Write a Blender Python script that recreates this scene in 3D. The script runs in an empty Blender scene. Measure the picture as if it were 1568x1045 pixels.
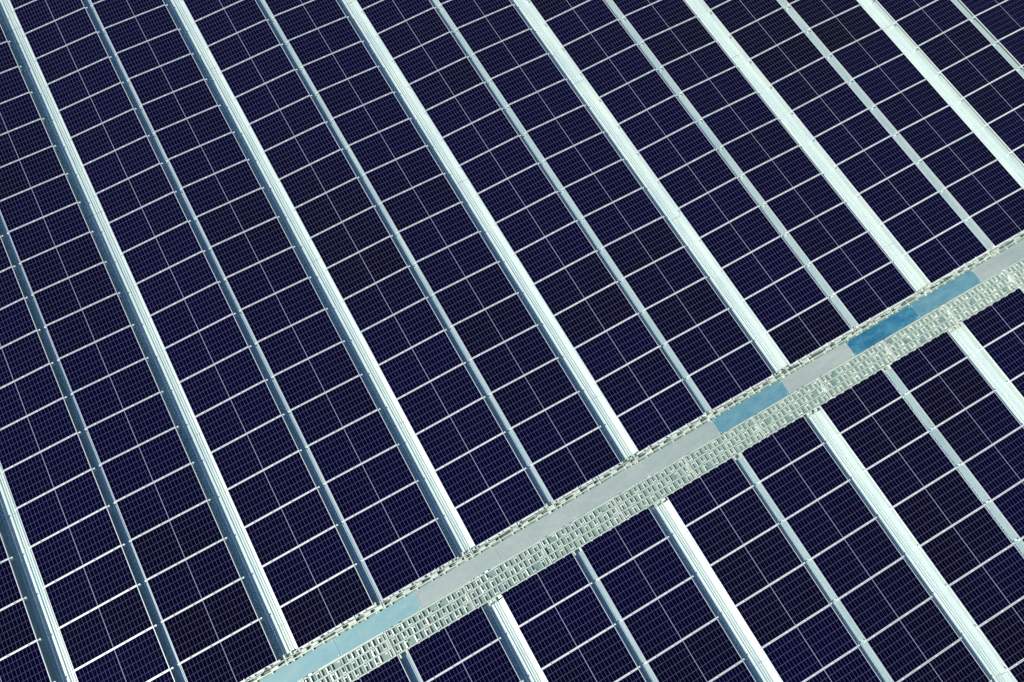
import bpy, math, random
from mathutils import Vector, Matrix
random.seed(7)
scene=bpy.context.scene
R=math.radians

# ---------------------------------------------------------------- mesh helper
class MB:
    def __init__(s): s.v=[];s.f=[];s.m=[];s.uv={};s.pid={}
    def quad(s,a,b,c,d,mi=0,uv=None,pid=None):
        n=len(s.v); s.v+= [a,b,c,d]; s.f.append((n,n+1,n+2,n+3)); s.m.append(mi)
        if uv: s.uv[len(s.f)-1]=uv
        if pid: s.pid[len(s.f)-1]=pid
    def box(s,x0,x1,y0,y1,z0,z1,mi=0):
        n=len(s.v)
        s.v+=[(x0,y0,z0),(x1,y0,z0),(x1,y1,z0),(x0,y1,z0),(x0,y0,z1),(x1,y0,z1),(x1,y1,z1),(x0,y1,z1)]
        for f in ((3,2,1,0),(4,5,6,7),(0,1,5,4),(1,2,6,5),(2,3,7,6),(3,0,4,7)):
            s.f.append(tuple(n+i for i in f)); s.m.append(mi)
    def obox(s,c,L,W,T,rz=0,rx=0,ry=0,mi=0):
        M=Matrix.Translation(c)@Matrix.Rotation(rz,4,'Z')@Matrix.Rotation(ry,4,'Y')@Matrix.Rotation(rx,4,'X')
        n=len(s.v)
        for z in(-T/2,T/2):
            for x,y in((-L/2,-W/2),(L/2,-W/2),(L/2,W/2),(-L/2,W/2)):
                s.v.append(tuple(M@Vector((x,y,z))))
        for f in ((3,2,1,0),(4,5,6,7),(0,1,5,4),(1,2,6,5),(2,3,7,6),(3,0,4,7)):
            s.f.append(tuple(n+i for i in f)); s.m.append(mi)
    def tube(s,pts,r,seg=6,mi=0):
        n=len(s.v)
        for i,p in enumerate(pts):
            p=Vector(p); a=Vector(pts[max(i-1,0)]); b=Vector(pts[min(i+1,len(pts)-1)])
            t=(b-a).normalized(); up=Vector((0,0,1)) if abs(t.z)<.9 else Vector((1,0,0))
            q=t.cross(up).normalized(); w=q.cross(t)
            for k in range(seg):
                an=2*math.pi*k/seg; s.v.append(tuple(p+q*r*math.cos(an)+w*r*math.sin(an)))
        for i in range(len(pts)-1):
            for k in range(seg):
                a=n+i*seg+k; b=n+i*seg+(k+1)%seg
                s.f.append((a,b,b+seg,a+seg)); s.m.append(mi)
    def obj(s,name,mats,parent=None):
        me=bpy.data.meshes.new(name); me.from_pydata(s.v,[],s.f)
        for m in mats: me.materials.append(m)
        me.polygons.foreach_set('material_index',s.m)
        if s.uv:
            ul=me.uv_layers.new(name='UVMap'); pl=me.uv_layers.new(name='pid')
            for fi,uv in s.uv.items():
                ls=me.polygons[fi].loop_start
                for k in range(4):
                    ul.data[ls+k].uv=uv[k]; pl.data[ls+k].uv=s.pid[fi]
        me.update()
        o=bpy.data.objects.new(name,me); scene.collection.objects.link(o)
        if parent: o.parent=parent
        return o

# ---------------------------------------------------------------- materials
def nm(name):
    m=bpy.data.materials.new(name); m.use_nodes=True
    nt=m.node_tree; return m,nt,nt.nodes['Principled BSDF']
def N(nt,t,**k):
    n=nt.nodes.new(t)
    for a,b in k.items(): setattr(n,a,b)
    return n
def math_(nt,op,a,b=None,c=None):
    n=N(nt,'ShaderNodeMath',operation=op)
    for i,x in enumerate((a,b,c)):
        if x is None: continue
        if isinstance(x,(int,float)): n.inputs[i].default_value=x
        else: nt.links.new(x,n.inputs[i])
    return n.outputs[0]
def mixc(nt,f,a,b):
    n=N(nt,'ShaderNodeMix',data_type='RGBA')
    for s,x in ((n.inputs[0],f),(n.inputs[6],a),(n.inputs[7],b)):
        if isinstance(x,tuple): s.default_value=x+(1,)
        elif isinstance(x,(int,float)): s.default_value=x
        else: nt.links.new(x,s)
    return n.outputs[2]
def metal(name,c1,c2,rough=.4,met=.3,scale=1.2,stretch=(1,.15,1),bump=.0):
    m,nt,b=nm(name)
    tc=N(nt,'ShaderNodeTexCoord'); mp=N(nt,'ShaderNodeMapping'); mp.inputs['Scale'].default_value=stretch
    nt.links.new(tc.outputs['Object'],mp.inputs[0])
    no=N(nt,'ShaderNodeTexNoise'); no.inputs['Scale'].default_value=scale*3; no.inputs['Detail'].default_value=7
    no.inputs['Roughness'].default_value=.65
    nt.links.new(mp.outputs[0],no.inputs[0])
    n2=N(nt,'ShaderNodeTexNoise'); n2.inputs['Scale'].default_value=scale*14; n2.inputs['Detail'].default_value=4
    nt.links.new(tc.outputs['Object'],n2.inputs[0])
    f=math_(nt,'MULTIPLY_ADD',no.outputs[0],2.6,-.8)
    f2=math_(nt,'MULTIPLY_ADD',n2.outputs[0],1.0,-.5)
    f=math_(nt,'ADD',f,f2)
    cl=N(nt,'ShaderNodeClamp'); nt.links.new(f,cl.inputs[0])
    nt.links.new(mixc(nt,cl.outputs[0],c1,c2),b.inputs['Base Color'])
    b.inputs['Metallic'].default_value=met
    nt.links.new(math_(nt,'MULTIPLY_ADD',cl.outputs[0],-.08,rough+.04),b.inputs['Roughness'])
    return m
M_sheet=metal('galvanised_roof_sheet',(.54,.68,.71),(.72,.84,.81),.36,.28)
M_ridge=metal('ridge_sheet',(.38,.54,.63),(.55,.69,.73),.33,.3)
M_lap=metal('sheet_lap_dark',(.25,.3,.31),(.35,.4,.4),.5,.3)  # darker strips at the sheet overlap joints
M_frame=metal('anodised_frame',(.68,.75,.76),(.84,.89,.86),.34,.35)
M_rail=metal('aluminium_rail',(.7,.78,.80),(.82,.88,.87),.4,.2)
M_cover=metal('tray_cover_steel',(.33,.42,.41),(.47,.54,.51),.36,.2,scale=.8,stretch=(.3,1,1))
M_blue=metal('blue_tray_cover',(.015,.12,.23),(.08,.28,.39),.3,.1,scale=1.5,stretch=(.5,1,1))  # blue-toned tray covers, chosen per segment; teal and pale versions follow
M_teal=metal('teal_tray_cover',(.08,.24,.33),(.17,.35,.41),.3,.1,scale=1.5,stretch=(.5,1,1))
M_pale=metal('pale_blue_tray_cover',(.20,.40,.45),(.32,.50,.51),.3,.1,scale=1.2,stretch=(.4,1,1))
M_grat=metal('walkway_steel',(.52,.63,.57),(.82,.90,.80),.36,.25,scale=2,stretch=(1,1,1))
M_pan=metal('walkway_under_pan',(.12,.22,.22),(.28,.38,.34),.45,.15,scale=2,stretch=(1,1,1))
M_cable=metal('cable_jacket',(.02,.03,.03),(.05,.06,.06),.5,0,scale=2)
M_wall=metal('wall_cladding',(.45,.47,.47),(.55,.57,.57),.5,.2)
M_ground=metal('ground_asphalt',(.04,.04,.04),(.07,.07,.065),.85,0,scale=.3,stretch=(1,1,1))

# photovoltaic glass
PL,PW=2.075,1.105      # module long / short side
FR=.015               # visible frame lip
def pv():
    m,nt,b=nm('photovoltaic_glass')
    uv=N(nt,'ShaderNodeUVMap',uv_map='UVMap'); pid=N(nt,'ShaderNodeUVMap',uv_map='pid')
    s=N(nt,'ShaderNodeSeparateXYZ'); nt.links.new(uv.outputs[0],s.inputs[0])
    p=N(nt,'ShaderNodeSeparateXYZ'); nt.links.new(pid.outputs[0],p.inputs[0])
    gl,gw=PL-2*FR,PW-2*FR
    x=s.outputs[0]; y=s.outputs[1]
    def line(c,n,length,w):   # repeated line mask
        t=math_(nt,'MULTIPLY',c,n/length)
        f=math_(nt,'FRACT',t)
        d=math_(nt,'MINIMUM',f,math_(nt,'SUBTRACT',1.0,f))
        return math_(nt,'LESS_THAN',d,w*n/length/2)
    lx=line(x,22,gl,.0045); ly=line(y,6,gw,.007)
    cx=math_(nt,'LESS_THAN',math_(nt,'ABSOLUTE',math_(nt,'SUBTRACT',x,gl/2)),.009)
    g=math_(nt,'MAXIMUM',math_(nt,'MULTIPLY',lx,.5),math_(nt,'MULTIPLY',ly,.35)); g=math_(nt,'MAXIMUM',g,cx)
    geo=N(nt,'ShaderNodeNewGeometry')
    no=N(nt,'ShaderNodeTexNoise'); no.inputs['Scale'].default_value=.13; no.inputs['Detail'].default_value=2
    nt.links.new(geo.outputs['Position'],no.inputs[0])
    f=math_(nt,'ADD',math_(nt,'MULTIPLY_ADD',no.outputs[0],2.2,-.95),math_(nt,'MULTIPLY_ADD',p.outputs[0],.6,-.3))
    cl=N(nt,'ShaderNodeClamp'); nt.links.new(f,cl.inputs[0])
    cell=mixc(nt,cl.outputs[0],(.0009,.0005,.020),(.0013,.0008,.005))
    cv=N(nt,'ShaderNodeCombineXYZ')
    nt.links.new(math_(nt,'FLOOR',math_(nt,'MULTIPLY',x,22/gl)),cv.inputs[0])
    nt.links.new(math_(nt,'FLOOR',math_(nt,'MULTIPLY',y,6/gw)),cv.inputs[1])
    nt.links.new(math_(nt,'MULTIPLY',p.outputs[1],97.),cv.inputs[2])
    wn=N(nt,'ShaderNodeTexWhiteNoise'); nt.links.new(cv.outputs[0],wn.inputs[0])
    cell=mixc(nt,math_(nt,'MULTIPLY',wn.outputs[0],.2),cell,(.002,.003,.024))
    nt.links.new(mixc(nt,g,cell,(.25,.27,.38)),b.inputs['Base Color'])
    b.inputs['Roughness'].default_value=.12; b.inputs['IOR'].default_value=1.5
    b.inputs['Specular IOR Level'].default_value=.08   # anti-reflective coating
    return m
M_pv=pv()

# ---------------------------------------------------------------- layout (x across the strips, y along them)
PER=4.96; X0=-.17          # period; a wide gap centred at X0+k*PER
WG=.56; NG=PER-WG-2*PL     # wide / narrow gap
PITCH=1.122
K=range(-5,8)
V_TOP=2.10; V_LOW=.99      # panel fields begin on both sides of the walkway
YMIN,YMAX=-19.,37.
ZN=.06                     # panels are a little higher at the ridge

def strip(xa,xb,za,zb,name):
    mb=MB()
    spans=[]
    y=V_TOP
    while y<YMAX-1: spans.append((y,y+PW)); y+=PITCH
    y=V_LOW
    while y>YMIN+1: spans.append((y-PW,y)); y-=PITCH
    for (a,b) in spans:
        jz=[random.uniform(-.003,.003) for _ in range(4)]
        jx=random.uniform(-.006,.006)
        c=[(xa+jx,a,za),(xb+jx,a,zb),(xb+jx,b,zb),(xa+jx,b,za)]
        c=[(p[0],p[1],p[2]+j) for p,j in zip(c,jz)]
        def ip(u,v,dz=0):
            q=[c[0][i]*(1-u)*(1-v)+c[1][i]*u*(1-v)+c[2][i]*u*v+c[3][i]*(1-u)*v for i in range(3)]
            return (q[0],q[1],q[2]+dz)
        fu,fv=FR/PL,FR/PW
        o=[ip(0,0),ip(1,0),ip(1,1),ip(0,1)]
        i_=[ip(fu,fv),ip(1-fu,fv),ip(1-fu,1-fv),ip(fu,1-fv)]
        g=[(p[0],p[1],p[2]-.002) for p in i_]
        bt=[(p[0],p[1],p[2]-.035) for p in o]
        for k in range(4):
            l=(k+1)%4
            mb.quad(o[k],o[l],i_[l],i_[k],0)
            mb.quad(bt[k],bt[l],o[l],o[k],0)
            mb.quad(i_[k],i_[l],g[l],g[k],0)
        mb.quad(bt[3],bt[2],bt[1],bt[0],0)
        gl,gw=PL-2*FR,PW-2*FR
        mb.quad(g[0],g[1],g[2],g[3],1,uv=[(0,0),(gl,0),(gl,gw),(0,gw)],pid=(random.random(),random.random()))
    ob=mb.obj(name,[M_frame,M_pv])
    rb=MB()
    ys=[V_TOP-.008+i*PITCH for i in range(int((YMAX-V_TOP)/PITCH))]+[V_LOW+.008-i*PITCH for i in range(int((V_LOW-YMIN)/PITCH))]
    for y in ys:
        L=math.hypot(PL,zb-za)+.13; ry=-math.atan2(zb-za,xb-xa)
        rb.obox(((xa+xb)/2,y,(za+zb)/2-.037-.025),L,.04,.045,ry=ry)
        for t in (.12,.37,.63,.88):
            rb.obox((xa+(xb-xa)*t,y,za+(zb-za)*t+.003),.05,.032,.006,ry=ry)
        for xx in (xa+.03,xb-.03):
            rb.box(xx-.025,xx+.025,y-.025,y+.025,-.26,-.09)
    rb.obj('mounting_rails',[M_rail],ob)
    return ob
for k in K:
    xc=X0+k*PER
    a=xc+WG/2; strip(a,a+PL,0,ZN,'solar_panel_row')
    b=a+PL+NG; strip(b,b+PL,ZN,0,'solar_panel_row')
XMIN=X0+K[0]*PER-.6; XMAX=X0+(K[-1]+1)*PER+.6

# ---------------------------------------------------------------- building: metal roof, walls
bld=bpy.data.objects.new('warehouse_building',None); scene.collection.objects.link(bld)
rf=MB()
def prof(pts,mi):
    for (xa,za),(xb,zb) in zip(pts[:-1],pts[1:]):
        rf.quad((xa,YMIN,za),(xb,YMIN,zb),(xb,YMAX,zb),(xa,YMAX,za),mi)
ZW,ZR=-.27,-.15
FL=.033                    # rise of a slope added to throw a bright sun glint
allk=list(K)+[K[-1]+1]
RIBS=(-.235,-.15,.0,.065,.13)
prev=None
for k in allk:
    xc=X0+k*PER
    pts=[(xc-.42,ZW)]
    for r in RIBS:
        h=.03 if r not in(.065,.13) else .018
        pts+= [(xc+r-.018,ZW),(xc+r-.008,ZW+h),(xc+r+.008,ZW+h),(xc+r+.018,ZW)]
    pts+=[(xc+.165,ZW),(xc+.30,ZW+FL),(xc+.42,ZW+FL)]
    if prev is not None: prof([prev,pts[0]],0)
    prof(pts,0)
    if k!=allk[-1]:
        xn=xc+PER/2
        q=[(xc+.42,ZW+FL),(xn-.24,ZR-.02),(xn-.235,ZR),(xn-.05,ZR+.006),(xn-.045,ZR+.02),(xn+.045,ZR+.02),(xn+.05,ZR+.006),(xn+.235,ZR),(xn+.24,ZR-.02)]
        prof(q[:2],0); prof(q[1:],1); prev=q[-1]
    for xx,z,w,mi in ((xc,ZW,.37,0),(xc+PER/2,ZR+.02,.045,1)):
        y=YMIN+random.uniform(0,4)
        while y<YMAX:
            if mi==0:
                rf.box(xx-w,xx+.15,y,y+.012,z-.01,z+.006,2)
                rf.obox((xx+.2325,y,z+FL/2+.001),.143,.014,.006,ry=-math.atan2(FL,.135),mi=2)
                for r in RIBS: rf.box(xx+r-.02,xx+r+.02,y,y+.03,z,z+.033,0)
            else: rf.box(xx-w,xx+w,y,y+.03,z-.02,z+.004,1)
            y+=random.choice((5.6,6.7,7.8))
rf.obj('metal_roof',[M_sheet,M_ridge,M_lap],bld)
wl=MB(); zt=-.05; zb=-9.
xa,xb=XMIN+.0,XMAX
t=.2
for (a,b,c,d) in ((xa-t,xa,YMIN-t,YMAX+t),(xb,xb+t,YMIN-t,YMAX+t),(xa,xb,YMIN-t,YMIN),(xa,xb,YMAX,YMAX+t)):
    wl.box(a,b,c,d,zb,zt)
wl.box(xa,xb,YMIN,YMAX,-.6,-.5)
wl.obj('walls',[M_wall],bld)
g=MB(); g.quad((-1500,-1500,-9.004),(1500,-1500,-9.004),(1500,1500,-9.004),(-1500,1500,-9.004)); g.obj('ground',[M_ground])

# ---------------------------------------------------------------- cable tray with covers
ct=MB()
L0=-1.73; SL=2.235
k=-11
while L0+k*SL<XMAX-2.3:
    x0=L0+k*SL; x1=x0+SL-.006
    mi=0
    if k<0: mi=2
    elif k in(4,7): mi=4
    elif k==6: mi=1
    if x0>XMIN+.5:
        j=random.uniform(-.006,.006); z=.155+random.uniform(-.004,.004)
        ya,yb=1.43+j,1.87+j
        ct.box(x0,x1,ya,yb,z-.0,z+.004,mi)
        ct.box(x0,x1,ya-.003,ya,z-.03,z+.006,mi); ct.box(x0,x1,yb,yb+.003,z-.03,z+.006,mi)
        ct.box(x0,x1,1.45,1.85,-.02,.0,3); ct.box(x0,x1,1.45,1.453,.0,.14,3); ct.box(x0,x1,1.847,1.85,.0,.14,3)
        for e in (.03,SL-.04): 
            for yy in (1.47,1.83): ct.obox((x0+e,yy+j,z+.009),.02,.02,.01,mi=3)
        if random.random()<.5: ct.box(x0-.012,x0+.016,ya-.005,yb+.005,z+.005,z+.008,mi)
    k+=1
ct.obj('cable_tray',[M_cover,M_blue,M_pale,M_rail,M_teal])

# ---------------------------------------------------------------- walkway
wk=MB()
xa,xb=XMIN+.8,XMAX-.8
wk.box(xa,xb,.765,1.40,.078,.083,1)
for y in (.765,.985,1.19,1.385): wk.box(xa,xb,y,y+.022,.083,.15,0)
wk.box(xa,xb,1.93,1.955,.02,.06,0)
wk.box(xa,xb,2.03,2.045,.03,.045,0)
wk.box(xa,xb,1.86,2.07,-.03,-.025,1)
x=xa
while x<xb:
    wk.box(x,x+.04,1.875,2.09,.0,.03,0)
    if random.random()<.85:
        wk.obox((x+.12,1.985+random.uniform(-.02,.03),.045),.10+random.uniform(0,.1),.07,.02,rz=random.uniform(-.1,.1),rx=random.uniform(-.3,.3),mi=0)
    if random.random()<.5: wk.box(x+.2,x+.22,1.90,2.13,.03,.07,0)
    if random.random()<.5: wk.obox((x+.28,2.07,.05),.06,.05,.05,rz=random.random(),mi=0)
    x+=random.choice((.3,.36,.42))
# treads: three bands of grip planks, each a pair of folded channels with open slots between
x=xa; i=0
while x<xb:
    for b,(y0,y1) in enumerate(((.80,.975),(1.015,1.18),(1.22,1.375))):
        off=(b%2)*.03
        for j in range(2):
            px=x+off+j*.125
            z=.13+random.uniform(-.004,.004)
            yc=(y0+y1)/2; ww=(y1-y0)-.012
            if random.random()<.95:
                wk.obox((px,yc,z),.056,ww,.012,ry=random.uniform(-.2,.15),mi=0)
                wk.obox((px-.028,yc,z+.012),.006,ww,.036,mi=0)
            if j==0: wk.obox((px+.062,yc+ (.05 if (i+b)%2 else -.05),z),.07,.03,.012,mi=0)
    wk.box(x+.03,x+.055,.745,.763,.03,.165,0)
    if i%8==0:
        wk.box(x-.055,x-.02,.77,1.42,.151,.165,0)
        wk.box(x-.08,x-.067,.78,1.42,.11,.17,0)
    x+=.275; i+=1
for k in allk:
    for xc in (X0+k*PER,X0+k*PER+PER/2):
        for dx in(-.10,.08):
            wk.box(xc+dx,xc+dx+.04,.66,2.15,.0,.045,0)
            wk.box(xc+dx,xc+dx+.04,.66,.70,-.26,-.001,0); wk.box(xc+dx,xc+dx+.04,2.11,2.15,-.26,-.001,0)
wk.obj('maintenance_walkway',[M_grat,M_pan])
cb=MB()
for q in range(3):
    pts=[];x=xa
    while x<xb:
        pts.append((x,1.98+.03*q+random.uniform(-.02,.02),.03+random.uniform(0,.015)));x+=.25
    cb.tube(pts,.008,5)
cb.obj('power_cables',[M_cable])

# ---------------------------------------------------------------- light
w=bpy.data.worlds.new('World'); scene.world=w; w.use_nodes=True
nt=w.node_tree; bg=nt.nodes['Background']
sky=nt.nodes.new('ShaderNodeTexSky'); sky.sky_type='NISHITA'; sky.sun_disc=False
EL=51
sky.sun_elevation=R(EL); sky.sun_rotation=R(265)
sky.air_density=1.0; sky.dust_density=.0; sky.ozone_density=9
nt.links.new(sky.outputs[0],bg.inputs[0]); bg.inputs[1].default_value=.088
sd=bpy.data.lights.new('sun','SUN'); sd.energy=5.0; sd.angle=R(.53); sd.color=(1,.94,.80)
so=bpy.data.objects.new('sun',sd); scene.collection.objects.link(so)
az=R(5)
d=Vector((math.cos(az)*math.cos(R(EL)),math.sin(az)*math.cos(R(EL)),-math.sin(R(EL))))
so.rotation_euler=d.to_track_quat('-Z','Y').to_euler()
so.location=(-20,0,30)

# ---------------------------------------------------------------- camera
cd=bpy.data.cameras.new('camera'); co=bpy.data.objects.new('camera',cd); scene.collection.objects.link(co)
cd.sensor_width=36; cd.lens=28.19; cd.clip_end=5000
co.location=(0,0,21.1); co.rotation_euler=(R(19.5),0,R(-29.5))
scene.camera=co
scene.view_settings.view_transform='Standard'; scene.view_settings.look='None'; scene.view_settings.exposure=0
